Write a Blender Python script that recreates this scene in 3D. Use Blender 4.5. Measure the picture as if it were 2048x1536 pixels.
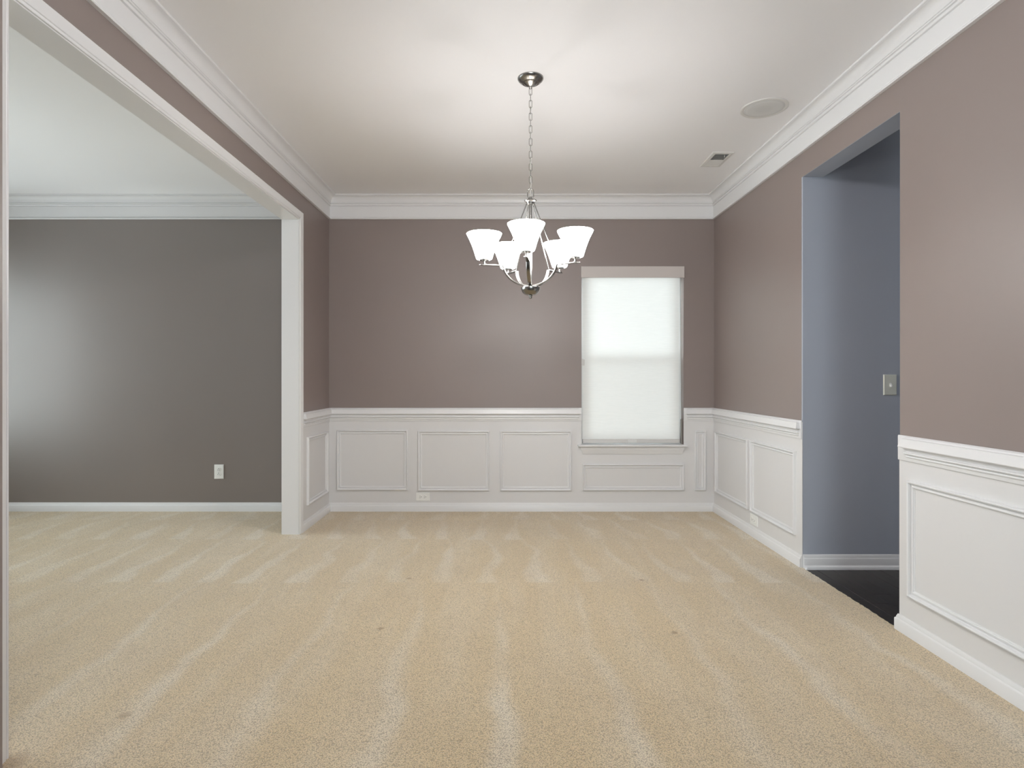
import bpy, math, random
from mathutils import Vector
random.seed(7)
PI = math.pi
for o in list(bpy.data.objects): bpy.data.objects.remove(o, do_unlink=True)
sc = bpy.context.scene
COL = sc.collection

# ------------------------------------------------------------------ camera
F, VX, VY, CH = 1180.0, 1008.0, 755.0, 1.166        # focal length and vanishing point in a 2048x1536 frame, lens height
cam = bpy.data.cameras.new('camera'); camo = bpy.data.objects.new('camera', cam); COL.objects.link(camo)
cam.sensor_fit = 'HORIZONTAL'; cam.sensor_width = 36.0; cam.lens = F / 2048 * 36.0
cam.shift_x = (1024 - VX) / 2048; cam.shift_y = -(768 - VY) / 2048
camo.location = (0, 0, CH); camo.rotation_euler = (PI / 2, 0, 0)
cam.clip_start = 0.02; sc.camera = camo

# ------------------------------------------------------------------ sky and exposure
SKY = 16.5
LAMP_W = 2.9
FILL_L = 78.0
SHADE_E = 38.0
w = bpy.data.worlds.new('overcast_sky'); sc.world = w; w.use_nodes = True
bg = w.node_tree.nodes['Background']; bg.inputs[0].default_value = (0.90, 0.955, 1.0, 1); bg.inputs[1].default_value = SKY
sc.view_settings.view_transform = 'Standard'; sc.view_settings.look = 'None'
sc.view_settings.gamma = 1.0; sc.view_settings.use_curve_mapping = False
sc.view_settings.exposure = 0.12
sc.cycles.use_denoising = True; sc.cycles.adaptive_threshold = 0.03
sc.cycles.max_bounces = 8; sc.cycles.diffuse_bounces = 6; sc.cycles.transparent_max_bounces = 12
sc.cycles.sample_clamp_indirect = 6.0

def portal(name, loc, rot, sx, sy):
    l = bpy.data.lights.new(name, 'AREA'); l.shape = 'RECTANGLE'; l.size = sx; l.size_y = sy
    l.cycles.is_portal = True
    o = bpy.data.objects.new(name, l); o.location = loc; o.rotation_euler = rot; COL.objects.link(o)

# ------------------------------------------------------------------ room dimensions (metres)
CEIL = 2.745
XL, XLO = -1.526, -1.6466      # partition to the left room: dining face, far face
XR, XRO = 1.831, 1.958         # right wall: dining face, hall face
YB = 5.144                     # back wall
YN, YNO = 1.745, 1.62          # opening to the foyer: dining face, foyer face
XLR = -5.4                     # left room's outer wall
YF = -2.5                      # front wall behind the camera
XH = 3.2                       # hall's outer wall
DY0, DY1, DZ = 2.728, 3.619, 2.397     # doorway in the right wall
OY0, OY1, OZ = 1.815, 4.381, 2.339     # wide opening in the left partition
WX0, WX1, WZ0, WZ1 = 0.676, 1.566, 0.566, 2.1316   # window opening
def atb(px, Y=YB): return (px - VX) * Y / F
def atz(py, Y=YB): return CH + (VY - py) * Y / F

# ------------------------------------------------------------------ materials
class N:
    def __init__(s, name):
        s.m = bpy.data.materials.new(name); s.m.use_nodes = True
        s.t = s.m.node_tree; s.p = s.t.nodes['Principled BSDF']; s.out = s.t.nodes['Material Output']
    def node(s, typ, **kw):
        n = s.t.nodes.new(typ)
        for k, v in kw.items(): setattr(n, k, v)
        return n
    def link(s, a, b): s.t.links.new(a, b)
    def put(s, sock, v):
        if hasattr(v, 'is_linked') or isinstance(v, bpy.types.NodeSocket): s.link(v, sock)
        else: sock.default_value = v
    def math(s, op, a, b=None, c=None):
        n = s.node('ShaderNodeMath', operation=op)
        s.put(n.inputs[0], a)
        if b is not None: s.put(n.inputs[1], b)
        if c is not None: s.put(n.inputs[2], c)
        return n.outputs[0]
    def mix(s, f, a, b):
        n = s.node('ShaderNodeMix', data_type='RGBA')
        s.put(n.inputs[0], f)
        for i, v in ((6, a), (7, b)):
            if isinstance(v, bpy.types.NodeSocket): s.link(v, n.inputs[i])
            else: n.inputs[i].default_value = (*v, 1)
        return n.outputs[2]
    def maprange(s, v, a, b, c=0.0, d=1.0, smooth=True):
        n = s.node('ShaderNodeMapRange', interpolation_type='SMOOTHSTEP' if smooth else 'LINEAR')
        s.put(n.inputs[0], v)
        for i, q in ((1, a), (2, b), (3, c), (4, d)): s.put(n.inputs[i], q)
        return n.outputs[0]
    def noise(s, scale, detail=2.0, rough=0.5, vec=None):
        n = s.node('ShaderNodeTexNoise'); n.inputs['Scale'].default_value = scale
        n.inputs['Detail'].default_value = detail; n.inputs['Roughness'].default_value = rough
        s.link(vec if vec is not None else s.coord(), n.inputs['Vector'])
        return n.outputs['Fac']
    def coord(s):
        if not hasattr(s, '_c'): s._c = s.node('ShaderNodeNewGeometry').outputs['Position']
        return s._c
    def scaled(s, v):
        n = s.node('ShaderNodeVectorMath', operation='MULTIPLY'); s.link(s.coord(), n.inputs[0]); n.inputs[1].default_value = v
        return n.outputs[0]
    def bump(s, h, strength, dist):
        n = s.node('ShaderNodeBump'); n.inputs['Strength'].default_value = strength; n.inputs['Distance'].default_value = dist
        s.link(h, n.inputs['Height']); s.link(n.outputs[0], s.p.inputs['Normal'])
    def base(s, col, rough=0.5, metal=0.0, spec=0.5):
        p = s.p
        if isinstance(col, bpy.types.NodeSocket): s.link(col, p.inputs['Base Color'])
        else: p.inputs['Base Color'].default_value = (*col, 1)
        p.inputs['Roughness'].default_value = rough; p.inputs['Metallic'].default_value = metal
        p.inputs['Specular IOR Level'].default_value = spec
        return s

def paint(name, col, rough, spec=0.5, bump=0.06, vary=0.03):
    n = N(name)
    a = n.noise(1.3, 3.0)
    lo = tuple(c * (1 - vary) for c in col); hi = tuple(c * (1 + vary) for c in col)
    n.base(n.mix(a, lo, hi), rough, 0.0, spec)
    if bump: n.bump(n.noise(260.0, 2.0), bump, 0.001)
    return n.m

M = {}
M['mauve'] = paint('mauve_wall_paint', (0.234, 0.189, 0.177), 0.44, 0.6)
M['grey'] = paint('grey_wall_paint', (0.210, 0.180, 0.168), 0.34, 0.75)
M['blue'] = paint('slate_blue_wall_paint', (0.370, 0.395, 0.455), 0.5, 0.4)
M['white'] = paint('white_trim_paint', (0.73, 0.725, 0.73), 0.35, 0.5, 0.02, 0.01)
M['wains'] = paint('white_wainscot_paint', (0.68, 0.67, 0.67), 0.42, 0.45, 0.05, 0.015)
M['ceil'] = paint('ceiling_paint', (0.84, 0.835, 0.845), 0.8, 0.2, 0.08, 0.015)

def carpet():
    n = N('beige_carpet')
    sep = n.node('ShaderNodeSeparateXYZ'); n.link(n.coord(), sep.inputs[0])
    x, y = sep.outputs[0], sep.outputs[1]
    wob = n.math('SUBTRACT', n.noise(1.1, 3.0), 0.5)
    wob2 = n.math('SUBTRACT', n.noise(5.0, 2.0), 0.5)
    total = None
    # vacuum strokes: each band of the floor is brushed in long wedges that end where the stroke was lifted
    for (ya, yb, fr, off, tilt) in ((5.2, 4.83, 3.1, .2, .0), (4.86, 4.25, 3.6, .55, .1), (4.28, 3.36, 3.7, .12, .05), (3.4, 0.6, 2.4, .42, .02)):
        yy = n.math('ADD', y, n.math('MULTIPLY', wob, 0.10))
        t = n.maprange(yy, ya, yb, 0.0, 1.0, False)
        ins = n.math('MULTIPLY', n.math('LESS_THAN', yy, ya), n.maprange(yy, yb - .015, yb + .015))
        u = n.math('ADD', n.math('MULTIPLY', n.math('ADD', x, n.math('MULTIPLY', y, tilt)), fr), off)
        u = n.math('ADD', u, n.math('MULTIPLY', wob, 0.8 if ya == 3.4 else 1.6)); u = n.math('ADD', u, n.math('MULTIPLY', wob2, 0.14))
        tri = n.math('MULTIPLY', n.math('ABSOLUTE', n.math('SUBTRACT', n.math('FRACT', u), 0.5)), 2.0)
        wd = n.math('ADD', n.math('MULTIPLY', t, 0.46), 0.03)
        msk = n.maprange(n.math('SUBTRACT', wd, tri), -0.10, 0.22)
        v = n.math('MULTIPLY', msk, ins)
        total = v if total is None else n.math('MAXIMUM', total, v)
    patch = n.maprange(n.noise(0.9, 2.0), 0.35, 0.65)
    streak = n.maprange(n.noise(1.0, 3.0, 0.55, n.scaled((5.5, 0.9, 1.0))), 0.40, 0.64)
    f = n.math('ADD', n.math('MULTIPLY', total, n.math('ADD', n.math('MULTIPLY', patch, 0.45), 0.38)), n.math('MULTIPLY', streak, 0.33))
    base = n.mix(f, (0.80, 0.625, 0.375), (0.93, 0.81, 0.62))
    cloud = n.noise(2.6, 4.0, 0.6)
    base = n.mix(n.maprange(cloud, 0.35, 0.72, 0.0, 0.30), base, (0.66, 0.50, 0.30))
    # dents the table legs left, and a few small stains
    jag = n.math('MULTIPLY', n.math('SUBTRACT', n.noise(60.0, 2.0), 0.5), 0.02)
    for (sx, sy, r, d) in ((-.551, 3.423, .021, .75), (.792, 3.397, .021, .75), (-.571, 2.741, .020, .8), (.780, 2.698, .021, .85), (-1.31, 2.035, .030, .5), (-1.50, 1.79, .07, .5)):
        dx = n.math('SUBTRACT', x, sx); dy = n.math('SUBTRACT', y, sy)
        dd = n.math('SQRT', n.math('ADD', n.math('MULTIPLY', dx, dx), n.math('MULTIPLY', dy, dy)))
        dd = n.math('ADD', dd, jag)
        base = n.mix(n.maprange(dd, r, r * .35, 0.0, d), base, (0.34, 0.19, 0.065))
    grain = n.noise(290.0, 3.0, 0.7)
    vor = n.node('ShaderNodeTexVoronoi'); vor.inputs['Scale'].default_value = 240.0; n.link(n.coord(), vor.inputs['Vector'])
    tuft = vor.outputs['Distance']
    dark = n.maprange(n.math('ADD', n.math('MULTIPLY', tuft, 0.7), n.math('MULTIPLY', n.math('SUBTRACT', 1.0, grain), 0.9)), 0.56, 1.10)
    # dark specks mixed in around the tufts
    base = n.mix(n.math('MULTIPLY', dark, 0.70), base, (0.20, 0.14, 0.075))
    n.base(base, 0.95, 0.0, 0.15)
    n.p.inputs['Sheen Weight'].default_value = 0.55; n.p.inputs['Sheen Roughness'].default_value = 0.4
    h = n.math('SUBTRACT', grain, n.math('MULTIPLY', tuft, 0.8))
    n.bump(h, 0.75, 0.006)
    return n.m
M['carpet'] = carpet()

def wood(name, dark, light):
    n = N(name)
    oi = n.node('ShaderNodeObjectInfo').outputs['Random']
    g = n.noise(1.0, 4.0, 0.6, n.scaled((60.0, 2.5, 1.0)))
    c = n.mix(n.maprange(g, 0.3, 0.75), dark, light)
    c = n.mix(n.math('MULTIPLY', oi, 0.4), c, dark)
    n.base(c, 0.34, 0.0, 0.35); n.bump(g, 0.12, 0.001)
    return n.m
M['wood'] = wood('dark_espresso_wood', (0.010, 0.0075, 0.006), (0.028, 0.020, 0.016))

def nickel():
    n = N('brushed_nickel')
    g = n.noise(1.0, 2.0, 0.5, n.scaled((30.0, 30.0, 400.0)))
    n.base(n.mix(g, (0.24, 0.232, 0.22), (0.36, 0.35, 0.335)), 0.27, 1.0); return n.m
M['nickel'] = nickel()
M['plate_metal'] = N('satin_nickel_plate').base((0.72, 0.72, 0.64), 0.42, 0.3).m
M['plastic'] = N('white_plastic').base((0.82, 0.82, 0.80), 0.35).m
M['plastic_dim'] = N('off_white_plastic').base((0.70, 0.69, 0.67), 0.4).m
M['slot'] = N('dark_slot').base((0.02, 0.02, 0.02), 0.6).m
M['vent'] = N('vent_enamel').base((0.66, 0.65, 0.63), 0.4).m
M['duct'] = N('duct_shade_grey').base((0.20, 0.20, 0.20), 0.7).m
M['cord'] = N('grey_cord').base((0.22, 0.20, 0.18), 0.5).m
M['alu'] = N('pale_aluminium_bar').base((0.62, 0.60, 0.58), 0.45, 0.2).m
M['cassette'] = paint('pale_taupe_fabric_cassette', (0.56, 0.515, 0.495), 0.6, 0.3, 0.1, 0.02)
def grille():
    n = N('speaker_grille')
    v = n.node('ShaderNodeTexVoronoi'); v.inputs['Scale'].default_value = 330.0; v.inputs['Randomness'].default_value = 0.0
    n.link(n.coord(), v.inputs['Vector'])
    n.base(n.mix(n.maprange(v.outputs['Distance'], 0.18, 0.34), (0.22, 0.22, 0.22), (0.66, 0.66, 0.65)), 0.5)
    return n.m
M['grille'] = grille()
def glass_pane():
    n = N('window_glass')
    tr = n.node('ShaderNodeBsdfTransparent'); tr.inputs[0].default_value = (0.93, 0.96, 0.95, 1)
    gl = n.node('ShaderNodeBsdfGlossy'); gl.inputs['Roughness'].default_value = 0.02
    fr = n.node('ShaderNodeFresnel'); fr.inputs[0].default_value = 1.45
    mx = n.node('ShaderNodeMixShader'); n.link(fr.outputs[0], mx.inputs[0]); n.link(tr.outputs[0], mx.inputs[1]); n.link(gl.outputs[0], mx.inputs[2])
    n.link(mx.outputs[0], n.out.inputs[0]); return n.m
M['glass'] = glass_pane()
def screen_mesh():
    n = N('insect_screen_mesh')
    tr = n.node('ShaderNodeBsdfTransparent'); df = n.node('ShaderNodeBsdfDiffuse'); df.inputs[0].default_value = (0.10, 0.10, 0.10, 1)
    mx = n.node('ShaderNodeMixShader'); mx.inputs[0].default_value = 0.30
    n.link(tr.outputs[0], mx.inputs[1]); n.link(df.outputs[0], mx.inputs[2]); n.link(mx.outputs[0], n.out.inputs[0]); return n.m
M['screen'] = screen_mesh()
def shade_fabric():
    n = N('white_roller_shade_fabric')
    weave = n.noise(1.0, 3.0, 0.6, n.scaled((14.0, 14.0, 420.0)))
    c = n.mix(weave, (0.78, 0.80, 0.79), (0.90, 0.91, 0.90))
    df = n.node('ShaderNodeBsdfDiffuse'); tl = n.node('ShaderNodeBsdfTranslucent')
    n.link(c, df.inputs[0]); n.link(c, tl.inputs[0])
    mx = n.node('ShaderNodeMixShader'); mx.inputs[0].default_value = 0.066
    n.link(df.outputs[0], mx.inputs[1]); n.link(tl.outputs[0], mx.inputs[2]); n.link(mx.outputs[0], n.out.inputs[0]); return n.m
M['fabric'] = shade_fabric()
def opal():
    n = N('etched_white_glass_lit')
    n.base((0.86, 0.86, 0.85), 0.35, 0.0, 0.5)
    tl = n.node('ShaderNodeBsdfTranslucent'); tl.inputs[0].default_value = (0.9, 0.9, 0.88, 1)
    mx = n.node('ShaderNodeMixShader'); mx.inputs[0].default_value = 0.85
    n.link(n.p.outputs[0], mx.inputs[1]); n.link(tl.outputs[0], mx.inputs[2])
    em = n.node('ShaderNodeEmission'); em.inputs[0].default_value = (1.0, 0.975, 0.965, 1); em.inputs[1].default_value = SHADE_E
    ad = n.node('ShaderNodeAddShader'); n.link(mx.outputs[0], ad.inputs[0]); n.link(em.outputs[0], ad.inputs[1])
    n.link(ad.outputs[0], n.out.inputs[0]); return n.m
M['opal'] = opal()
M['lining'] = N('opaque_white_blocker').base((0.85, 0.85, 0.83), 0.4).m
def bulb_mat():
    n = N('lit_bulb'); n.base((1, 1, 1), 0.3)
    n.p.inputs['Emission Color'].default_value = (1.0, 0.94, 0.86, 1); n.p.inputs['Emission Strength'].default_value = 12.0
    return n.m
M['bulb'] = bulb_mat()

def drum_mat():
    n = N('fill_drum_glow'); n.base((.9, .9, .88), 0.6)
    n.p.inputs['Emission Color'].default_value = (1.0, 0.985, 0.98, 1); n.p.inputs['Emission Strength'].default_value = FILL_L
    return n.m
M['drum'] = drum_mat()

# ------------------------------------------------------------------ mesh helpers
class MB:
    def __init__(s): s.v = []; s.f = []
    def add(s, vs, fs):
        b = len(s.v); s.v += [tuple(v) for v in vs]; s.f += [tuple(b + i for i in f) for f in fs]; return s
    def box(s, x0, x1, y0, y1, z0, z1):
        return s.add([(x0,y0,z0),(x1,y0,z0),(x1,y1,z0),(x0,y1,z0),(x0,y0,z1),(x1,y0,z1),(x1,y1,z1),(x0,y1,z1)],
                     [(0,3,2,1),(4,5,6,7),(0,1,5,4),(1,2,6,5),(2,3,7,6),(3,0,4,7)])
    def bbox(s, x0, x1, y0, y1, z0, z1, b, axis='y'):
        """box whose front rim (towards -axis for 'y', -x for 'x', -z for 'z') is chamfered by b"""
        if axis == 'y':
            r0 = [(x0+b,y0,z0+b),(x1-b,y0,z0+b),(x1-b,y0,z1-b),(x0+b,y0,z1-b)]; r1 = [(x0,y0+b,z0),(x1,y0+b,z0),(x1,y0+b,z1),(x0,y0+b,z1)]; r2 = [(x0,y1,z0),(x1,y1,z0),(x1,y1,z1),(x0,y1,z1)]
        elif axis == 'x':
            r0 = [(x0,y1-b,z0+b),(x0,y0+b,z0+b),(x0,y0+b,z1-b),(x0,y1-b,z1-b)]; r1 = [(x0+b,y1,z0),(x0+b,y0,z0),(x0+b,y0,z1),(x0+b,y1,z1)]; r2 = [(x1,y1,z0),(x1,y0,z0),(x1,y0,z1),(x1,y1,z1)]
        else:
            r0 = [(x0+b,y1-b,z0),(x1-b,y1-b,z0),(x1-b,y0+b,z0),(x0+b,y0+b,z0)]; r1 = [(x0,y1,z0+b),(x1,y1,z0+b),(x1,y0,z0+b),(x0,y0,z0+b)]; r2 = [(x0,y1,z1),(x1,y1,z1),(x1,y0,z1),(x0,y0,z1)]
        fs = [(0,1,2,3),(11,10,9,8)]
        for k in (0, 4):
            for i in range(4):
                j = (i + 1) % 4; fs.append((k+i, k+4+i, k+4+j, k+j))
        return s.add(r0 + r1 + r2, fs)
    def lathe(s, prof, seg=32, cx=0, cy=0, cap=True):
        n = len(prof); vs = []; fs = []
        for k in range(seg):
            a = 2*PI*k/seg
            for r, z in prof: vs.append((cx + r*math.cos(a), cy + r*math.sin(a), z))
        for k in range(seg):
            k2 = (k+1) % seg
            for i in range(n-1): fs.append((k*n+i, k2*n+i, k2*n+i+1, k*n+i+1))
        if cap:
            if prof[0][0] > 1e-6: fs.append(tuple(k*n for k in reversed(range(seg))))
            if prof[-1][0] > 1e-6: fs.append(tuple(k*n+n-1 for k in range(seg)))
        return s.add(vs, fs)
    def tube(s, pts, r, seg=10, closed=False):
        P = [Vector(p) for p in pts]; n = len(P); vs = []; fs = []; up = None
        for i in range(n):
            if closed: d = (P[(i+1) % n] - P[i-1]).normalized()
            else: d = (P[min(i+1, n-1)] - P[max(i-1, 0)]).normalized()
            if up is None:
                up = Vector((0,0,1)) if abs(d.z) < .9 else Vector((1,0,0))
            a = (up - d*up.dot(d)).normalized(); b = d.cross(a); up = a
            rr = r[i] if isinstance(r, (list, tuple)) else r
            for k in range(seg):
                t = 2*PI*k/seg; vs.append(P[i] + a*math.cos(t)*rr + b*math.sin(t)*rr)
        m = n if closed else n-1
        for i in range(m):
            j = (i+1) % n
            for k in range(seg):
                l = (k+1) % seg; fs.append((i*seg+k, j*seg+k, j*seg+l, i*seg+l))
        if not closed: fs.append(tuple(reversed(range(seg)))); fs.append(tuple((n-1)*seg+k for k in range(seg)))
        return s.add(vs, fs)
    def strip(s, pts, hw, ht):
        """flat bar in the XZ plane: pts (x, z), half width hw in Y, half thickness ht; both may be lists"""
        n = len(pts); vs = []; fs = []
        for i in range(n):
            a = Vector(pts[max(i-1,0)]); b = Vector(pts[min(i+1,n-1)]); d = (b-a).normalized(); nx, nz = -d.y, d.x
            h = ht[i] if isinstance(ht, list) else ht; q = hw[i] if isinstance(hw, list) else hw
            x, z = pts[i]
            c = h*.45
            for (sy, sn) in ((-q, -h+c), (-q, h-c), (-q+c, h), (q-c, h), (q, h-c), (q, -h+c), (q-c, -h), (-q+c, -h)):
                vs.append((x + nx*sn, sy, z + nz*sn))
        for i in range(n-1):
            for k in range(8): l = (k+1) % 8; fs.append((i*8+k, i*8+l, i*8+8+l, i*8+8+k))
        fs.append(tuple(range(7,-1,-1))); fs.append(tuple((n-1)*8+k for k in range(8)))
        return s.add(vs, fs)
    def sweep(s, path, prof, mp, closed=False, out=1):
        """profile (d, h) carried along a planar path of (u, v) with mitred corners; d grows to the right of travel when out=1; mp(u, v, h) -> xyz"""
        n = len(path); m = len(prof); vs = []; fs = []
        for i in range(n):
            p = Vector(path[i])
            dirs = []
            if closed or i > 0: dirs.append((p - Vector(path[i-1])).normalized())
            if closed or i < n-1: dirs.append((Vector(path[(i+1) % n]) - p).normalized())
            ns = [Vector((d.y, -d.x))*out for d in dirs]
            if len(ns) == 2:
                b = ns[0] + ns[1]; mit = b / (1 + ns[0].dot(ns[1]))
            else: mit = ns[0]
            for d, h in prof:
                q = p + mit*d; vs.append(mp(q.x, q.y, h))
        k = n if closed else n-1
        for i in range(k):
            j = (i+1) % n
            for a in range(m-1): fs.append((i*m+a, j*m+a, j*m+a+1, i*m+a+1))
        if not closed: fs.append(tuple(reversed(range(m)))); fs.append(tuple((n-1)*m+a for a in range(m)))
        return s.add(vs, fs)
    def run(s, prof, a, b, nrm, m0=0.0, m1=0.0, ret0=False, ret1=False):
        """moulding profile (p, z) run from a to b (x, y) along a wall whose face normal is nrm; m0/m1 shift the ends by m*p (1 = outside mitre, -1 = inside); ret = end returned to the wall"""
        A = Vector(a); B = Vector(b); d = (B-A).normalized(); nr = Vector(nrm); m = len(prof); vs = []; fs = []
        for (P, sg, mm) in ((A, -1, m0), (B, 1, m1)):
            for p, z in prof:
                q = P + nr*p + d*(sg*mm*p); vs.append((q.x, q.y, z))
        for i in range(m-1): fs.append((i, i+1, m+i+1, m+i))
        for (P, sg, ret, o) in ((A, -1, ret0, 0), (B, 1, ret1, m)):
            if ret:
                b0 = len(vs)
                for p, z in prof:
                    q = P + d*(sg*p) + nr*prof[0][0]; vs.append((q.x, q.y, z))
                for i in range(m-1): fs.append((o+i, o+i+1, b0+i+1, b0+i))
            else: fs.append(tuple(range(o, o+m)))
        fs.append((0, m-1, 2*m-1, m)) if not (ret0 or ret1) else None
        return s.add(vs, fs)
    def shift(s, L): s.v = [(x-L[0], y-L[1], z-L[2]) for x, y, z in s.v]; return s
    def mesh(s, name, mat, smooth=None):
        me = bpy.data.meshes.new(name); me.from_pydata(s.v, [], s.f); me.validate()
        import bmesh
        bm = bmesh.new(); bm.from_mesh(me)
        bmesh.ops.remove_doubles(bm, verts=bm.verts, dist=1e-6)
        bmesh.ops.recalc_face_normals(bm, faces=bm.faces); bm.to_mesh(me); bm.free()
        me.materials.append(M[mat])
        if smooth is not None:
            me.polygons.foreach_set('use_smooth', [True]*len(me.polygons)); me.set_sharp_from_angle(angle=math.radians(smooth))
        me.update(); return me

def tag(o, label, cat, kind=None, group=None):
    o['label'] = label; o['category'] = cat
    if kind: o['kind'] = kind
    if group: o['group'] = group
    return o
def obj(name, mb, mat, parent=None, smooth=None):
    if parent is not None: mb.shift(origin(parent))
    o = bpy.data.objects.new(name, mb.mesh(name, mat, smooth)); COL.objects.link(o); o.parent = parent
    return o
def origin(o):
    L = Vector(o.location); p = o.parent
    while p is not None: L = L + p.location; p = p.parent
    return L
def link_mesh(name, me, parent, loc=(0,0,0), rz=0.0, rot=None):
    o = bpy.data.objects.new(name, me); COL.objects.link(o); o.parent = parent; o.location = loc
    o.rotation_euler = rot if rot else (0, 0, rz); return o
def empty(name, loc):
    o = bpy.data.objects.new(name, None); o.empty_display_size = .1; o.location = loc; COL.objects.link(o); return o
def struct(name, mb, mat, label, cat, smooth=None):
    return tag(obj(name, mb, mat, None, smooth), label, cat, 'structure')

# ------------------------------------------------------------------ floors
mb = MB()
# carpet edge at the doorway is a little ragged
ys = [DY0 - .02 + (DY1 - DY0 + .04)*i/60 for i in range(61)]
edge = [(XR + .002 + random.uniform(-.0035, .0035), y) for y in ys]
poly = [(XLR, YF), (XLO, YF), (XLO, 1.66), (XR, 1.66), (XR, DY0 - .03)] + edge + [(XR, DY1 + .03), (XR, YB), (XLR, YB)]
npol = len(poly)
mb.add([(x, y, 0) for x, y in poly] + [(x, y, -.02) for x, y in poly], [tuple(range(npol)), tuple(npol + i for i in reversed(range(npol)))] + [(i, i+npol, (i+1) % npol + npol, (i+1) % npol) for i in range(npol)])
struct('floor', mb, 'carpet', 'beige cut-pile carpet with vacuum tracks and furniture dents', 'carpet floor')
fh = struct('floor_hall', MB().box(XR + .008, XH, YNO, DY1 - .002, -.05, -.018), 'wood', 'dark espresso plank floor seen through the doorway', 'wood floor')
xw = XR + .008; k = 0
pw = [.064] + [.096]*13
for wd in pw:
    if xw + .02 > XH: break
    x1 = min(xw + wd, XH)
    cuts = sorted([YNO] + [YNO + .25 + random.random()*.5 + j*.9 for j in range(3) if YNO + .25 + j*.9 + .5 < DY1 - .15] + [DY1 - .002])
    for a, b in zip(cuts[:-1], cuts[1:]):
        m_ = MB(); c = .0016; z0, z1 = -.018, -.006
        m_.add([(xw,a,z0),(x1,a,z0),(x1,b,z0),(xw,b,z0),(xw,a,z1-c),(x1,a,z1-c),(x1,b,z1-c),(xw,b,z1-c),(xw+c,a+c,z1),(x1-c,a+c,z1),(x1-c,b-c,z1),(xw+c,b-c,z1)],
               [(0,3,2,1),(0,1,5,4),(1,2,6,5),(2,3,7,6),(3,0,4,7),(4,5,9,8),(5,6,10,9),(6,7,11,10),(7,4,8,11),(8,9,10,11)])
        obj('plank', m_, 'wood', fh)
    xw = x1; k += 1
struct('floor_foyer', MB().box(XLO, XH, YF, YNO, -.05, -.006).box(XLO, XR, YNO, 1.66, -.05, -.006), 'wood', 'dark espresso floor of the foyer behind the camera', 'wood floor')

# ------------------------------------------------------------------ ceiling and walls
struct('ceiling', MB().box(XLR - .15, XH + .15, YF - .15, YB + .16, CEIL, CEIL + .1), 'ceil', 'flat pale grey-white painted ceiling', 'ceiling')
T = .155
wb = struct('wall_back', MB().box(XLO, WX0, YB, YB+T, -.05, CEIL).box(WX1, XRO, YB, YB+T, -.05, CEIL).box(WX0, WX1, YB, YB+T, WZ1, CEIL).box(WX0, WX1, YB, YB+T, -.05, WZ0),
            'mauve', 'mauve-grey back wall with a window and white wainscot', 'wall')
struct('wall_left_room_back', MB().box(XLR, XLO, YB, YB+T, -.05, CEIL), 'grey', 'plain grey back wall of the room beyond the left opening', 'wall')
wl = struct('wall_left', MB().box(XLO, XL, OY1 + .014, YB, -.05, CEIL).box(XLO, XL, YF, OY0 - .014, -.05, CEIL).box(XLO, XL, OY0 - .014, OY1 + .014, OZ + .014, CEIL),
            'mauve', 'mauve-grey left partition wall with a wide cased opening', 'wall')
wr = struct('wall_right', MB().box(XR, XRO, YNO, DY0, -.05, CEIL).box(XR, XRO, DY1 + .012, YB, -.05, CEIL).box(XR, XRO, DY0, DY1 + .012, DZ, CEIL),
            'mauve', 'mauve-grey right wall with an uncased doorway to the hall', 'wall')
obj('doorway_lining', MB().box(XR + .0008, XRO, DY0, DY1 - .002, DZ - .0015, DZ).box(XR + .0008, XRO, DY0, DY0 + .0015, -.006, DZ - .0015), 'blue', wr)
struct('wall_near', MB().box(XL, -1.4835, YNO, YN, -.01, CEIL).box(1.775, XR, YNO, YN, -.01, CEIL), 'mauve', 'mauve-grey edge of the foyer opening at the far left of the frame', 'wall')
struct('wall_hall', MB().box(XR + .0008, XH, DY1 - .002, DY1 + .012, -.05, CEIL).box(XRO, XH, DY1 + .012, DY1 + .13, -.05, CEIL), 'blue', 'slate blue hall wall seen through the right doorway', 'wall')
struct('wall_hall_side', MB().box(XH, XH + .12, YF, DY1 + .13, -.05, CEIL), 'blue', 'slate blue outer wall of the hall', 'wall')
def wall_with_windows(name, axis, c0, c1, lo, hi, wins, mat, label):
    m_ = MB()
    def bx(a, b, z0, z1):
        m_.box(c0, c1, a, b, z0, z1) if axis == 'x' else m_.box(a, b, c0, c1, z0, z1)
    cur = lo
    for a, b, z0, z1 in wins:
        bx(cur, a, -.05, CEIL); bx(a, b, -.05, z0); bx(a, b, z1, CEIL); cur = b
    bx(cur, hi, -.05, CEIL)
    return struct(name, m_, mat, label, 'wall')
LW = [(1.9, 2.8, .5, 2.25), (3.55, 4.9, .5, 2.25)]
wall_with_windows('wall_left_room_side', 'x', XLR - .15, XLR, YF, YB + T, LW, 'grey', 'grey window wall of the left room, out of frame')
FW = [(.2, 1.3, .6, 2.2)]
wall_with_windows('wall_front', 'y', YF - .15, YF, XLR - .15, XH + .12, FW, 'mauve', 'front wall with windows behind the camera')

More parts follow.
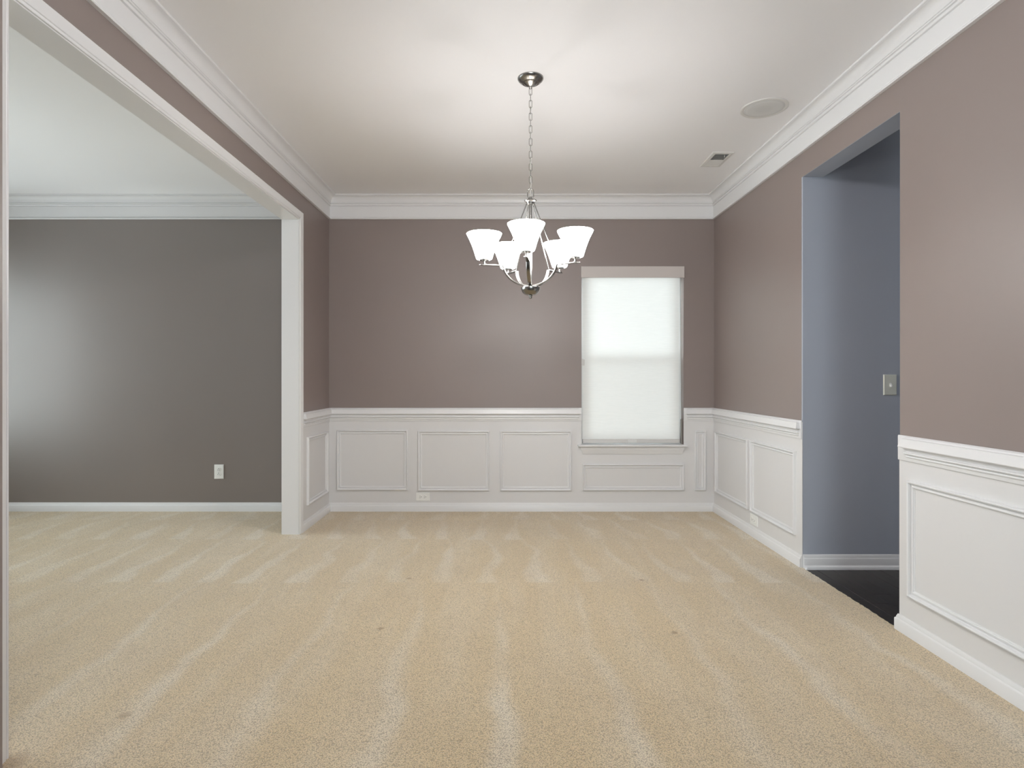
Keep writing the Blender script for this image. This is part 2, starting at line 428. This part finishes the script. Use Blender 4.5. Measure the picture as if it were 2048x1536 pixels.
# windows the light comes through (out of frame): frame and pane each
def plain_window(idx, axis, c, a, b, z0, z1, label):
    w_ = empty('window_%d' % idx, (c, a, z0) if axis == 'x' else (a, c, z0))
    tag(w_, label, 'window', 'structure')
    f_ = MB(); t = .05
    def bx(m_, p, q, za, zb, d): m_.box(c-d, c+d, p, q, za, zb) if axis == 'x' else m_.box(p, q, c-d, c+d, za, zb)
    bx(f_, a, b, z0, z0+t, .03); bx(f_, a, b, z1-t, z1, .03); bx(f_, a, a+t, z0+t, z1-t, .03); bx(f_, b-t, b, z0+t, z1-t, .03)
    bx(f_, a+t, b-t, (z0+z1)/2-.02, (z0+z1)/2+.02, .025)
    obj('window_frame', f_, 'white', w_)
    for za, zb in ((z0+t, (z0+z1)/2-.02), ((z0+z1)/2+.02, z1-t)):
        g = MB(); bx(g, a+t, b-t, za, zb, .002); obj('pane', g, 'glass', w_)
idx = 2
for a, b, z0, z1 in LW:
    plain_window(idx, 'x', XLR - .09, a, b, z0, z1, 'white framed window in the left room side wall'); idx += 1
    portal('sky_portal', (XLR - .16, (a+b)/2, (z0+z1)/2), (0, -PI/2, 0), z1-z0, b-a)
for a, b, z0, z1 in FW:
    plain_window(idx, 'y', YF - .09, a, b, z0, z1, 'white framed window in the front wall'); idx += 1
    portal('sky_portal', ((a+b)/2, YF - .16, (z0+z1)/2), (PI/2, 0, 0), b-a, z1-z0)
portal('sky_portal', ((WX0+WX1)/2, YB + T + .02, (WZ0+WZ1)/2), (-PI/2, 0, 0), WX1-WX0, WZ1-WZ0)

# ------------------------------------------------------------------ wainscot (painted lower wall), panel mouldings
RT, RB = .9014, .788          # chair rail top / bottom
WT = .003
obj('wainscot', MB().box(XL, WX0, YB-WT, YB, 0, RT-.01).box(WX1, XR, YB-WT, YB, 0, RT-.01).box(WX0, WX1, YB-WT, YB, 0, WZ0), 'wains', wb)
obj('wainscot', MB().box(XL, XL+WT, OY1+.05, YB-WT, 0, RT-.01), 'wains', wl)
obj('wainscot', MB().box(XR-WT, XR, DY1-.002, YB-WT, 0, RT-.01), 'wains', wr)
obj('wainscot', MB().box(XR-WT, XR, YN, DY0, 0, RT-.01), 'wains', wr)
PANEL = [(0, 0), (.0004, .013), (.003, .018), (.007, .0195), (.011, .0175), (.0128, .013), (.0132, .006), (.0155, .0045), (.020, .007), (.026, .0095), (.029, .009), (.0305, .0075), (.0308, .0035), (.034, .0025), (.0345, 0)]
def panel(u0, u1, v0, v1, mp, parent):
    obj('panel_molding', MB().sweep([(u0, v0), (u1, v0), (u1, v1), (u0, v1)], PANEL, mp, True, -1), 'white', parent, 30)
mpb = lambda u, v, h: (u, YB - WT - h, v)
mpr = lambda u, v, h: (XR - WT - h, u, v)
mpl = lambda u, v, h: (XL + WT + h, u, v)
for a, b, c, d in ((674.5, 815.8, 860, 979.8), (836, 979, 861.5, 981), (1000, 1143, 861.5, 981), (1164.5, 1367.5, 928, 980.6), (1388.5, 1411, 861.5, 980.5)):
    panel(atb(a), atb(b), atz(d), atz(c), mpb, wb)
def yr(px, X=XR): return F * X / (px - VX)
for a, b in ((1433.5, 1498.5), (1504.5, 1593.5)): panel(yr(b), yr(a), .180, .704, mpr, wr)
panel(1.80, yr(1821.5), .180, .704, mpr, wr)
def yl(px): return F * XL / (px - VX)
panel(yl(612.5), yl(652.5), .180, .704, mpl, wl)

# ------------------------------------------------------------------ baseboards
BASE = [(0, 0), (.014, 0), (.014, .050), (.012, .054), (.0085, .057), (.0085, .061), (.005, .069), (.004, .073), (0, .074)]
BASE_W = [(p + WT, z) for p, z in BASE[1:]]; BASE_W = [(WT, 0)] + BASE_W[:-1] + [(WT, .074)]
struct('baseboard_back', MB().run(BASE_W, (XL, YB), (XR, YB), (0, -1), -1, -1), 'white', 'white baseboard along the back wall under the wainscot', 'baseboard', 30)
struct('baseboard_left', MB().run(BASE_W, (XL, OY1 + .062), (XL, YB), (1, 0), 0, -1), 'white', 'short white baseboard beside the left opening', 'baseboard', 30)
struct('baseboard_right', MB().run(BASE_W, (XR, YB), (XR, DY1), (-1, 0), -1, 0), 'white', 'white baseboard on the right wall before the doorway', 'baseboard', 30)
struct('baseboard_right_near', MB().run(BASE_W, (XR, DY0 - .001), (XR, YN), (-1, 0), 1, 0, True, False), 'white', 'white baseboard on the right wall nearest the camera', 'baseboard', 30)
struct('baseboard_left_room', MB().run([(p, z*1.04) for p, z in BASE], (XLR, YB), (XLO, YB), (0, -1)), 'white', 'white baseboard of the room beyond the left opening', 'baseboard', 30)
HB = [(0, -.006), (.026, -.006), (.026, .004), (.022, .012), (.014, .017), (.013, .018), (.013, .055), (.011, .060), (.008, .064), (.008, .070), (.004, .080), (0, .082)]
struct('baseboard_hall', MB().run(HB, (XR + .002, DY1 - .002), (XH, DY1 - .002), (0, -1)), 'white', 'white baseboard with shoe molding on the slate blue hall wall', 'baseboard', 30)

# ------------------------------------------------------------------ chair rail
RAIL_BACK = [(WT, RB), (.009, RB), (.010, RB+.003), (.010, RT-.006), (.008, RT), (WT, RT)]
RAIL = [(.009, .803), (.013, .804), (.0155, .808), (.0145, .8125), (.0115, .815), (.019, .8185), (.0225, .822), (.0215, .827), (.0145, .830), (.014, .836), (.017, .843), (.026, .8475), (.036, .8495), (.0375, .853),
        (.034, .866), (.031, .878), (.0285, .886), (.0285, .889), (.0205, .8905), (.0175, .896), (.013, .899), (.009, .8995)]
def rail(idx, label, a, b, nrm, m0, m1, r0, r1, gap0=0.0, gap1=0.0):
    A = Vector(a); B = Vector(b); d = (B-A).normalized()
    t = struct('trim_%d' % idx, MB().run(RAIL_BACK, a, b, nrm, m0 if not r0 else 0, m1 if not r1 else 0), 'white', label, 'chair rail', 30)
    a2 = A + d*gap0; b2 = B - d*gap1
    obj('rail_cap', MB().run(RAIL, tuple(a2), tuple(b2), nrm, 1 if r0 else m0, 1 if r1 else m1, r0, r1), 'white', t, 28)
rail(1, 'white chair rail on the back wall left of the window', (XL, YB), (WX0, YB), (0, -1), -1, 0, False, True, 0, .044)
rail(2, 'short white chair rail on the back wall right of the window', (WX1, YB), (XR, YB), (0, -1), 0, -1, True, False, .046, 0)
rail(3, 'short white chair rail beside the left opening', (XL, OY1 + .062), (XL, YB), (1, 0), 0, -1, True, False, .05, 0)
rail(4, 'white chair rail on the right wall between corner and doorway', (XR, YB), (XR, DY1), (-1, 0), -1, 0, False, True, 0, .045)
rail(5, 'white chair rail on the right wall nearest the camera', (XR, DY0), (XR, YN), (-1, 0), 0, 0, True, False, .075, 0)

# ------------------------------------------------------------------ crown molding
C0 = 2.5435
CROWN = [(0, C0), (.018, C0), (.0205, C0+.004), (.019, C0+.010), (.012, C0+.0135), (.007, C0+.0165), (.0095, C0+.021), (.0095, C0+.112), (.006, C0+.1145), (.016, C0+.1165), (.0185, C0+.121), (.0185, C0+.128), (.0145, C0+.131), (.0225, C0+.1325), (.0245, C0+.136), (.0235, C0+.1395), (.0205, C0+.1415), (.0245, C0+.1425)]
for i in range(1, 10):
    a = i/9*PI/2
    CROWN.append((.026 + .040*(1-math.cos(a)), C0+.141 + .046*math.sin(a)))
CROWN += [(.064, C0+.1895), (.0735, C0+.191), (.0755, C0+.1945), (.0745, CEIL - C0 + C0), (0, CEIL)]
def crown(idx, label, a, b, nrm, m0, m1):
    struct('trim_%d' % idx, MB().run(CROWN, a, b, nrm, m0, m1), 'white', label, 'crown molding', 26)
crown(6, 'white crown molding along the top of the back wall', (XL, YB), (XR, YB), (0, -1), -1, -1)
crown(7, 'white crown molding along the top of the left wall', (XL, YN), (XL, YB), (1, 0), -1, -1)
crown(8, 'white crown molding along the top of the right wall', (XR, YB), (XR, YN), (-1, 0), -1, -1)
crown(9, 'white crown molding in the room beyond the left opening', (XLR, YB), (XLO, YB), (0, -1), -1, -1)

# ------------------------------------------------------------------ cased opening on the left: jamb lining and casing
lj = struct('trim_10', MB().box(XLO - .004, XL + .001, OY1, OY1 + .014, 0, OZ + .014).box(XLO - .004, XL + .001, OY0 - .014, OY0, 0, OZ + .014).box(XLO - .004, XL + .001, OY0, OY1, OZ, OZ + .014),
            'white', 'white jamb lining of the wide left opening', 'door jamb')
CAS = [(0, 0), (0, .0065), (.002, .008), (.008, .008), (.010, .006), (.012, .006), (.014, .010), (.018, .012), (.026, .0125), (.033, .0145), (.040, .016), (.046, .0175), (.054, .0175), (.057, .0155), (.057, 0)]
path = [(OY1 + .005, 0), (OY1 + .005, OZ + .005), (OY0 - .005, OZ + .005), (OY0 - .005, 0)]
struct('trim_11', MB().sweep(path, CAS, lambda u, v, h: (XL + h, u, v), False, 1), 'white', 'white fluted casing around the wide left opening', 'door casing', 26)
struct('trim_12', MB().sweep(path, CAS, lambda u, v, h: (XLO - h, u, v), False, 1), 'white', 'white casing on the far side of the left opening', 'door casing', 26)

# ------------------------------------------------------------------ window in the back wall
win = empty('window_1', ((WX0+WX1)/2, YB + .1, WZ0)); tag(win, 'white sash window behind the roller shade in the back wall', 'window', 'structure')
wz0, wz1, mr = WZ0 + .012, WZ1, atz(718, 5.24)
fy0, fy1 = YB + .075, YB + .15
obj('window_frame', MB().box(WX0, WX0+.035, fy0, fy1, wz0, wz1).box(WX1-.035, WX1, fy0, fy1, wz0, wz1).box(WX0+.035, WX1-.035, fy0, fy1, wz1-.035, wz1).box(WX0+.035, WX1-.035, fy0, fy1, wz0, wz0+.035), 'white', win)
def sash(y0, y1, z0, z1, tb):
    a, b = WX0+.035, WX1-.035
    s_ = obj('sash', MB().box(a, a+.04, y0, y1, z0, z1).box(b-.04, b, y0, y1, z0, z1).box(a+.04, b-.04, y0, y1, z0, z0+tb).box(a+.04, b-.04, y0, y1, z1-.04, z1), 'white', win)
    obj('pane', MB().box(a+.04, b-.04, (y0+y1)/2-.002, (y0+y1)/2+.002, z0+tb, z1-.04), 'glass', s_)
sash(fy0 + .04, fy0 + .065, mr - .02, wz1 - .035, .04)
sash(fy0 + .008, fy0 + .033, wz0 + .035, mr + .02, .05)
obj('insect_screen', MB().box(WX0+.036, WX1-.036, fy1 - .006, fy1 - .005, wz0+.036, mr), 'screen', win)
st = MB(); sx0, sx1 = atb(1156.8, 5.096), atb(1375.2, 5.096)
st.run([(-.155, WZ0), (.044, WZ0), (.048, WZ0+.004), (.048, WZ0+.0115), (.044, WZ0+.0155), (-.155, WZ0+.0165)], (WX0, YB), (WX1, YB), (0, -1))
st.run([(WT, WZ0), (.044, WZ0), (.048, WZ0+.004), (.048, WZ0+.0115), (.044, WZ0+.0155), (WT, WZ0+.0165)], (sx0, YB), (WX0, YB), (0, -1)).run([(WT, WZ0), (.044, WZ0), (.048, WZ0+.004), (.048, WZ0+.0115), (.044, WZ0+.0155), (WT, WZ0+.0165)], (WX1, YB), (sx1, YB), (0, -1))
obj('window_stool', st, 'white', win, 30)
az = atz(908)
AP = [(WT, az), (.008, az), (.010, az+.004), (.013, az+.016), (.017, az+.030), (.024, az+.045), (.026, WZ0), (WT, WZ0)]
am = MB(); am.run([(p, z) for p, z in AP], (atb(1167.0), YB), (atb(1361.5), YB), (0, -1), 1, 1, True, True)
obj('window_apron', am, 'white', win, 30)

# ------------------------------------------------------------------ roller shade
sh = empty('roller_shade', ((WX0+WX1)/2, YB + .03, WZ1)); tag(sh, 'white translucent roller shade pulled down over the back wall window', 'window shade')
cz = atz(555.4)
obj('cassette', MB().bbox(WX0 - .004, WX1 + .004, YB - .012, YB - .0005, cz, WZ1 + .002, .002).box(WX0 + .002, WX1 - .002, YB - .0005, YB + .07, cz + .012, WZ1 - .002), 'cassette', sh)
SY = YB + .034
fx0, fx1 = atb(1164.5, SY), atb(1358.5, SY); hz1, hz0 = atz(878.2, SY), atz(886.2, SY)
fm = MB(); nx, nz = 24, 40; vs = []; fs = []
for j in range(nz+1):
    for i in range(nx+1):
        x = fx0 + (fx1-fx0)*i/nx; z = hz1 - .004 + (cz + .02 - hz1 + .004)*j/nz
        y = SY + .0016*math.sin(i/nx*PI*3 + .6)*(1 - j/nz)
        vs.append((x, y, z))
for j in range(nz):
    for i in range(nx): a = j*(nx+1)+i; fs.append((a, a+1, a+nx+2, a+nx+1))
fm.add(vs, fs)
fo = obj('shade_fabric', fm, 'fabric', sh, 60)
obj('hem_bar', MB().bbox(fx0 + .002, fx1 + .003, SY - .009, SY + .009, hz0, hz1, .003), 'alu', sh)
obj('hem_pull', MB().bbox(atb(1255, SY), atb(1273, SY), SY - .012, SY - .0085, hz0 + .004, hz1 - .004, .001), 'plastic_dim', sh)
chx = WX1 - .012
obj('beaded_cord', MB().tube([(chx - .010, SY - .008, cz + .02), (chx - .006, SY - .008, 1.5), (chx, SY - .006, .75)], .0014, 6).tube([(chx - .002, SY + .006, cz + .02), (chx + .001, SY + .004, 1.4), (chx + .002, SY + .002, .75)], .0014, 6), 'cord', sh)
obj('cord_tensioner', MB().bbox(chx - .003, WX1 - .001, SY - .012, SY + .010, WZ0 + .020, .80, .003), 'cord', sh)
obj('guide_clip', MB().bbox(WX0 + .001, WX0 + .016, SY - .022, SY - .002, atz(729, SY), atz(718, SY), .002).bbox(WX0 + .012, WX0 + .032, SY - .006, SY - .002, atz(731, SY), atz(719, SY), .001), 'plastic_dim', sh)

# ------------------------------------------------------------------ drum pendant added behind the camera as unseen fill light
FPX, FPY = .0, .2
fp = empty('added_fill_lamp', (FPX, FPY, CEIL)); tag(fp, 'drum pendant lamp, unseen, added behind the camera as fill light', 'pendant lamp')
obj('canopy', MB().lathe([(.07, CEIL), (.07, CEIL-.012), (.05, CEIL-.025), (0, CEIL-.027)], 32, FPX, FPY, cap=False), 'nickel', fp, 30)
obj('stem', MB().lathe([(0, CEIL-.02), (.007, CEIL-.02), (.007, 2.62), (0, 2.62)], 12, FPX, FPY, cap=False), 'nickel', fp, 30)
obj('drum_shade', MB().lathe([(.25, 2.66), (.25, 2.50)], 48, FPX, FPY, cap=False), 'drum', fp, 30)
obj('end_plate', MB().lathe([(0, 2.67), (.255, 2.67), (.255, 2.66), (0, 2.66)], 48, FPX, FPY, cap=False), 'nickel', fp, 30)
obj('end_plate', MB().lathe([(0, 2.50), (.255, 2.50), (.255, 2.49), (0, 2.49)], 48, FPX, FPY, cap=False), 'nickel', fp, 30)  # opaque plates added so the drum glows sideways only

# ------------------------------------------------------------------ outlets and switch
def outlet_parts(root, horiz, mp, w_, h_, mat):
    """cover plate with two receptacle faces; mp(u, v, d) maps plate coordinates (d = out from wall) to local xyz"""
    def plate_box(m_, u0, u1, v0, v1, d0, d1, b):
        vs = [mp(u0,v0,d0), mp(u1,v0,d0), mp(u1,v1,d0), mp(u0,v1,d0), mp(u0,v0,d1-b), mp(u1,v0,d1-b), mp(u1,v1,d1-b), mp(u0,v1,d1-b), mp(u0+b,v0+b,d1), mp(u1-b,v0+b,d1), mp(u1-b,v1-b,d1), mp(u0+b,v1-b,d1)]
        m_.add(vs, [(0,3,2,1),(0,1,5,4),(1,2,6,5),(2,3,7,6),(3,0,4,7),(4,5,9,8),(5,6,10,9),(6,7,11,10),(7,4,8,11),(8,9,10,11)])
    m_ = MB(); plate_box(m_, -w_/2, w_/2, -h_/2, h_/2, 0, .0065, .003); link_mesh('cover_plate', m_.mesh('cover_plate', mat), root)
    for s in (-1, 1):
        fm_ = MB(); n = 28; vs = []
        def P(u, v, d): return mp(v, u, d) if horiz else mp(u, v, d)
        for d, k_ in ((.006, 1.0), (.0088, 1.0), (.0095, .93)):
            for i in range(n):
                a = 2*PI*i/n; vs.append(P(.0172*k_*math.cos(a), s*.0195 + max(-.0138, min(.0138, .0172*math.sin(a)))*k_, d))
        fs = [tuple(2*n+i for i in range(n))]
        for k_ in (0, n):
            for i in range(n): j = (i+1) % n; fs.append((k_+i, k_+j, k_+n+j, k_+n+i))
        fm_.add(vs, fs); r = link_mesh('receptacle', fm_.mesh('receptacle', mat), root)
        sl = MB()
        for (u0, u1, v0, v1) in ((-.0078, -.0052, -.0085, .001), (.0052, .0078, -.0078, -.0005), (-.0026, .0026, .0055, .0105)):
            vs = [P(u0, s*.0195+v0, .0092), P(u1, s*.0195+v0, .0092), P(u1, s*.0195+v1, .0092), P(u0, s*.0195+v1, .0092), P(u0, s*.0195+v0, .0099), P(u1, s*.0195+v0, .0099), P(u1, s*.0195+v1, .0099), P(u0, s*.0195+v1, .0099)]
            sl.add(vs, [(0,3,2,1),(4,5,6,7),(0,1,5,4),(1,2,6,5),(2,3,7,6),(3,0,4,7)])
        link_mesh('slots', sl.mesh('slots', 'slot'), r)
    sm = MB(); vs = []; n = 12
    for d, k_ in ((.006, 1), (.0078, .8)):
        for i in range(n): a = 2*PI*i/n; vs.append(mp(.0034*k_*math.cos(a), .0034*k_*math.sin(a), d))
    sm.add(vs, [tuple(n+i for i in range(n))] + [(i, (i+1) % n, n+(i+1) % n, n+i) for i in range(n)]); link_mesh('screw', sm.mesh('screw', mat), root)
o1 = empty('wall_outlet', (atb(438.3), YB, atz(943.3))); tag(o1, 'white upright duplex outlet on the grey wall of the left room', 'outlet')
outlet_parts(o1, False, lambda u, v, d: (u, -d, v), .0815, .1245, 'plastic')
o2 = empty('wall_outlet', (atb(845.8), YB - WT, atz(993.2))); tag(o2, 'white sideways outlet on the back wall above the baseboard', 'outlet')
outlet_parts(o2, True, lambda u, v, d: (u, -d, v), .1195, .0735, 'plastic')
o3 = empty('wall_outlet', (XR - WT, yr(1509.5), .1265)); tag(o3, 'white sideways outlet low on the right wall below the panels', 'outlet')
outlet_parts(o3, True, lambda u, v, d: (-d, -u, v), .1195, .078, 'plastic')
KH = F / (DY1 - .002)
swx, swz = (1779.3 - VX)/KH, CH - (769.6 - VY)/KH
sw = empty('light_switch', (swx, DY1 - .002, swz)); tag(sw, 'silver metal toggle switch plate on the slate blue hall wall', 'light switch')
obj('cover_plate', MB().bbox(swx-.0405, swx+.0405, DY1-.0095, DY1-.002, swz-.063, swz+.063, .004), 'plate_metal', sw)
obj('toggle', MB().add([(swx-.005, DY1-.009, swz-.011), (swx+.005, DY1-.009, swz-.011), (swx+.005, DY1-.009, swz+.011), (swx-.005, DY1-.009, swz+.011), (swx-.004, DY1-.024, swz-.013), (swx+.004, DY1-.024, swz-.013), (swx+.004, DY1-.022, swz-.004), (swx-.004, DY1-.022, swz-.004)],
    [(0,3,2,1),(4,5,6,7),(0,1,5,4),(1,2,6,5),(2,3,7,6),(3,0,4,7)]), 'plastic', sw)
for dz in (-.030, .030): 
    sc_ = MB().tube([(swx, DY1-.009, swz+dz), (swx, DY1-.0108, swz+dz)], .0034, 12); obj('screw', sc_, 'plate_metal', sw)

# ------------------------------------------------------------------ ceiling speaker
spx, spy = 1.5246, 3.457
sp = empty('ceiling_speaker', (spx, spy, CEIL)); tag(sp, 'round flush speaker with pale grey grille in the ceiling', 'speaker')
link_mesh('rim', MB().lathe([(.131, 0), (.131, -.003), (.128, -.0055), (.118, -.006), (.112, -.0045), (.112, 0)], 64, cap=False).mesh('rim', 'vent', 40), sp)
link_mesh('grille', MB().lathe([(.112, -.0035), (.106, -.006), (.08, -.0075), (.04, -.008), (0, -.008)], 64, cap=False).mesh('grille', 'grille', 40), sp)

# ------------------------------------------------------------------ ceiling air register
vx0, vx1, vy0, vy1 = 1.462, 1.614, 4.127, 4.412
vt = empty('ceiling_vent', ((vx0+vx1)/2, (vy0+vy1)/2, CEIL)); tag(vt, 'small rectangular white air register in the ceiling by the back corner', 'air vent')
ix0, ix1, iy0, iy1 = vx0 + .028, vx1 - .028, vy0 + .033, vy1 - .033; ym = (iy0+iy1)/2
fr = MB(); mpv = lambda u, v, h: (u, v, CEIL - h)
fr.sweep([(vx0, vy0), (vx1, vy0), (vx1, vy1), (vx0, vy1)], [(0, 0), (0, .002), (.004, .006), (.024, .0085), (.028, .006), (.028, .0)], mpv, True, -1)
fr.box(ix0, ix1, ym - .004, ym + .004, CEIL - .007, CEIL - .001)
obj('vent_frame', fr, 'vent', vt)
obj('dark_duct_sheet', MB().box(ix0, ix1, iy0, iy1, CEIL - .0012, CEIL - .0004), 'duct', vt)  # flat sheet, the shade of an open duct put into its colour
for (a, b, sgn) in ((iy0, ym - .004, -1), (ym + .004, iy1, 1)):
    lv = MB(); n = 8
    for i in range(n):
        yc = a + (b-a)*(i+.5)/n; hw = (b-a)/n*.5
        y0, y1 = yc - hw*sgn*.9, yc + hw*sgn*.9
        t_ = .0008
        lv.add([(ix0, y0, CEIL-.0015), (ix1, y0, CEIL-.0015), (ix1, y1, CEIL-.0085), (ix0, y1, CEIL-.0085), (ix0, y0, CEIL-.0015-t_), (ix1, y0, CEIL-.0015-t_), (ix1, y1, CEIL-.0085-t_), (ix0, y1, CEIL-.0085-t_)],
               [(0,1,2,3),(7,6,5,4),(0,4,5,1),(1,5,6,2),(2,6,7,3),(3,7,4,0)])
    obj('louver_bank', lv, 'vent', vt)
obj('damper_lever', MB().tube([(ix1 - .03, iy0 + .006, CEIL - .006), (ix1 - .03, iy0 + .003, CEIL - .016), (ix1 - .03, iy0 + .010, CEIL - .022)], .0022, 8), 'vent', vt)
for yy in (vy0 + .012, vy1 - .012):
    obj('screw', MB().lathe([(0, CEIL-.0095), (.0034, CEIL-.009), (.004, CEIL-.007)], 12, (vx0+vx1)/2, yy, cap=False), 'vent', vt)

# ------------------------------------------------------------------ chandelier
CX, CY = .140, 3.113
ch = empty('chandelier', (CX, CY, CEIL)); tag(ch, 'five-light brushed nickel chandelier with white bell glass shades hanging on a chain', 'chandelier')
def L(z): return z - CEIL
link_mesh('canopy', MB().lathe([(.0685, 0), (.0685, -.004), (.066, -.009), (.056, -.019), (.046, -.025), (.044, -.027), (.038, -.027), (.034, -.031), (.022, -.039), (.010, -.044), (.0085, -.047), (.0085, -.053), (.005, -.056), (0, -.057)], 48, cap=False).mesh('canopy', 'nickel', 30), ch)
# chain
zt, zb_ = 2.692, 2.158
nl = 16; pitch = (zt - zb_)/nl
lk = MB(); pts = []
hl, hw2 = pitch*.5 + .0036, .0076
for i in range(24):
    a = 2*PI*i/24; c, s_ = math.cos(a), math.sin(a)
    pts.append((hw2*c, 0, (hl - hw2)*(1 if s_ > 0 else -1)*(1 if abs(s_) > 1e-6 else 0) + hw2*s_))
lk.tube(pts, .0015, 8, True); lkm = lk.mesh('chain_link', 'nickel', 60)
for i in range(nl):
    link_mesh('chain_link', lkm, ch, (0, 0, L(zt - pitch*(i+.5))), (0 if i % 2 == 0 else PI/2) + .12*math.sin(i*1.7) - .1)
link_mesh('supply_wire', MB().tube([(.0022*math.sin(k*1.3), .0022*math.cos(k*1.7), L(zt + .01 - (zt - zb_ + .07)*k/24)) for k in range(25)], .0011, 6).mesh('supply_wire', 'plastic_dim', 60), ch)
lp = []
for i in range(28):
    a = 2*PI*i/28; lp.append((.0165*math.cos(a), 0, L(2.136) + (.009 if math.sin(a) > 0 else -.009) + .0165*math.sin(a)))
link_mesh('loop', MB().tube(lp, .0026, 10, True).mesh('loop', 'nickel', 60), ch, rz=-.1)
link_mesh('top_cap', MB().lathe([(0, L(2.117)), (.008, L(2.117)), (.009, L(2.110)), (.012, L(2.106)), (.030, L(2.102)), (.0325, L(2.099)), (.031, L(2.095)), (.021, L(2.090)), (.018, L(2.080)), (.008, L(2.078)), (0, L(2.078))], 40, cap=False).mesh('top_cap', 'nickel', 30), ch)
link_mesh('center_stem', MB().lathe([(0, L(2.08)), (.0078, L(2.08)), (.0078, L(1.652)), (.0115, L(1.650)), (.0115, L(1.640)), (0, L(1.640))], 24, cap=False).mesh('center_stem', 'nickel', 30), ch)
link_mesh('bowl', MB().lathe([(0, L(1.646)), (.030, L(1.646)), (.046, L(1.644)), (.050, L(1.641)), (.0505, L(1.637)), (.048, L(1.626)), (.041, L(1.613)), (.030, L(1.604)), (.016, L(1.600)), (0, L(1.599))], 48, cap=False).mesh('bowl', 'nickel', 30), ch)
link_mesh('finial', MB().lathe([(0, L(1.601)), (.0095, L(1.601)), (.0095, L(1.594)), (.008, L(1.592)), (.008, L(1.584)), (.005, L(1.581)), (0, L(1.580))], 24, cap=False).mesh('finial', 'nickel', 30), ch)
R, R1, ZA = .247, .150, 1.749
arc = []
for i in range(15):
    a = i/14*PI/2*.93
    arc.append((.018 + (R1 - .022)*math.sin(a)/math.sin(PI/2*.93), L(1.651) + (ZA - 1.651)*(1 - math.cos(a))/(1 - math.cos(PI/2*.93))))
arcm = MB().strip(arc, .0095, .0034).strip([(R1 - .006, L(ZA) + .001), (R1, L(ZA) + .002), (R - .01, L(ZA) + .002), (R + .012, L(ZA) + .002), (R + .026, L(ZA) + .0015)], [.0095, .0095, .0095, .0085, .001], [.0034, .0034, .003, .0028, .0015]).mesh('arm', 'nickel', 35)
rodm = MB().tube([(.019, 0, L(2.086)), (R1 + .001, 0, L(ZA) + .004)], .0028, 10).mesh('rod', 'nickel', 60)
cupm = MB().lathe([(0, L(ZA)+.003), (.012, L(ZA)+.0045), (.012, L(ZA)+.0065), (.0045, L(ZA)+.008), (.0045, L(ZA)+.020), (.009, L(ZA)+.022), (.024, L(ZA)+.025), (.0255, L(ZA)+.028), (.0255, L(ZA)+.031), (0, L(ZA)+.031)], 28, cap=False).mesh('socket_cup', 'nickel', 35)
z0 = ZA + .030; HT = .134
outer = [(.026, 0), (.036, .001), (.0405, .004), (.0425, .009), (.0465, .022), (.0515, .038), (.0575, .056), (.0640, .074), (.0715, .092), (.0795, .109), (.0870, .123), (.0915, HT)]
inner = [(.022, .004)] + [(r - .0032, z) for r, z in outer[1:]]
shm = MB().lathe([(r, L(z0 + z)) for r, z in outer] + [(outer[-1][0] - .0014, L(z0 + HT) + .0004)], 48, cap=False).mesh('glass_shade', 'opal', 40)
inm = MB().lathe([(r, L(z0 + z)) for r, z in inner] + [(outer[-1][0] - .0014, L(z0 + HT) + .0004)], 48, cap=False).mesh('glow_blocker', 'lining', 40)  # opaque inner layer added to keep the shade's glow off the ceiling
bum = MB().lathe([(0, L(z0+.004)), (.013, L(z0+.004)), (.013, L(z0+.010)), (.015, L(z0+.014)), (.019, L(z0+.022)), (.019, L(z0+.030)), (.012, L(z0+.038)), (0, L(z0+.040))], 24, cap=False).mesh('bulb', 'bulb', 60)
phi = math.radians(7.5)
for k in range(5):
    a = -PI/2 - phi + k*2*PI/5
    am_ = link_mesh('arm', arcm, ch, (0, 0, 0), a)
    link_mesh('rod', rodm, ch, (0, 0, 0), a)
    link_mesh('socket_cup', cupm, am_, (R, 0, 0))
    x, y = R*math.cos(a), R*math.sin(a)
    gs = link_mesh('glass_shade', shm, ch, (x, y, 0))
    link_mesh('glow_blocker', inm, gs)
    link_mesh('bulb', bum, ch, (x, y, 0))
    l = bpy.data.lights.new('bulb_light', 'POINT'); l.energy = LAMP_W; l.color = (1.0, .98, .975); l.shadow_soft_size = .015
    lo = bpy.data.objects.new('bulb_light', l); COL.objects.link(lo); lo.parent = ch; lo.location = (x, y, L(z0 + .057))
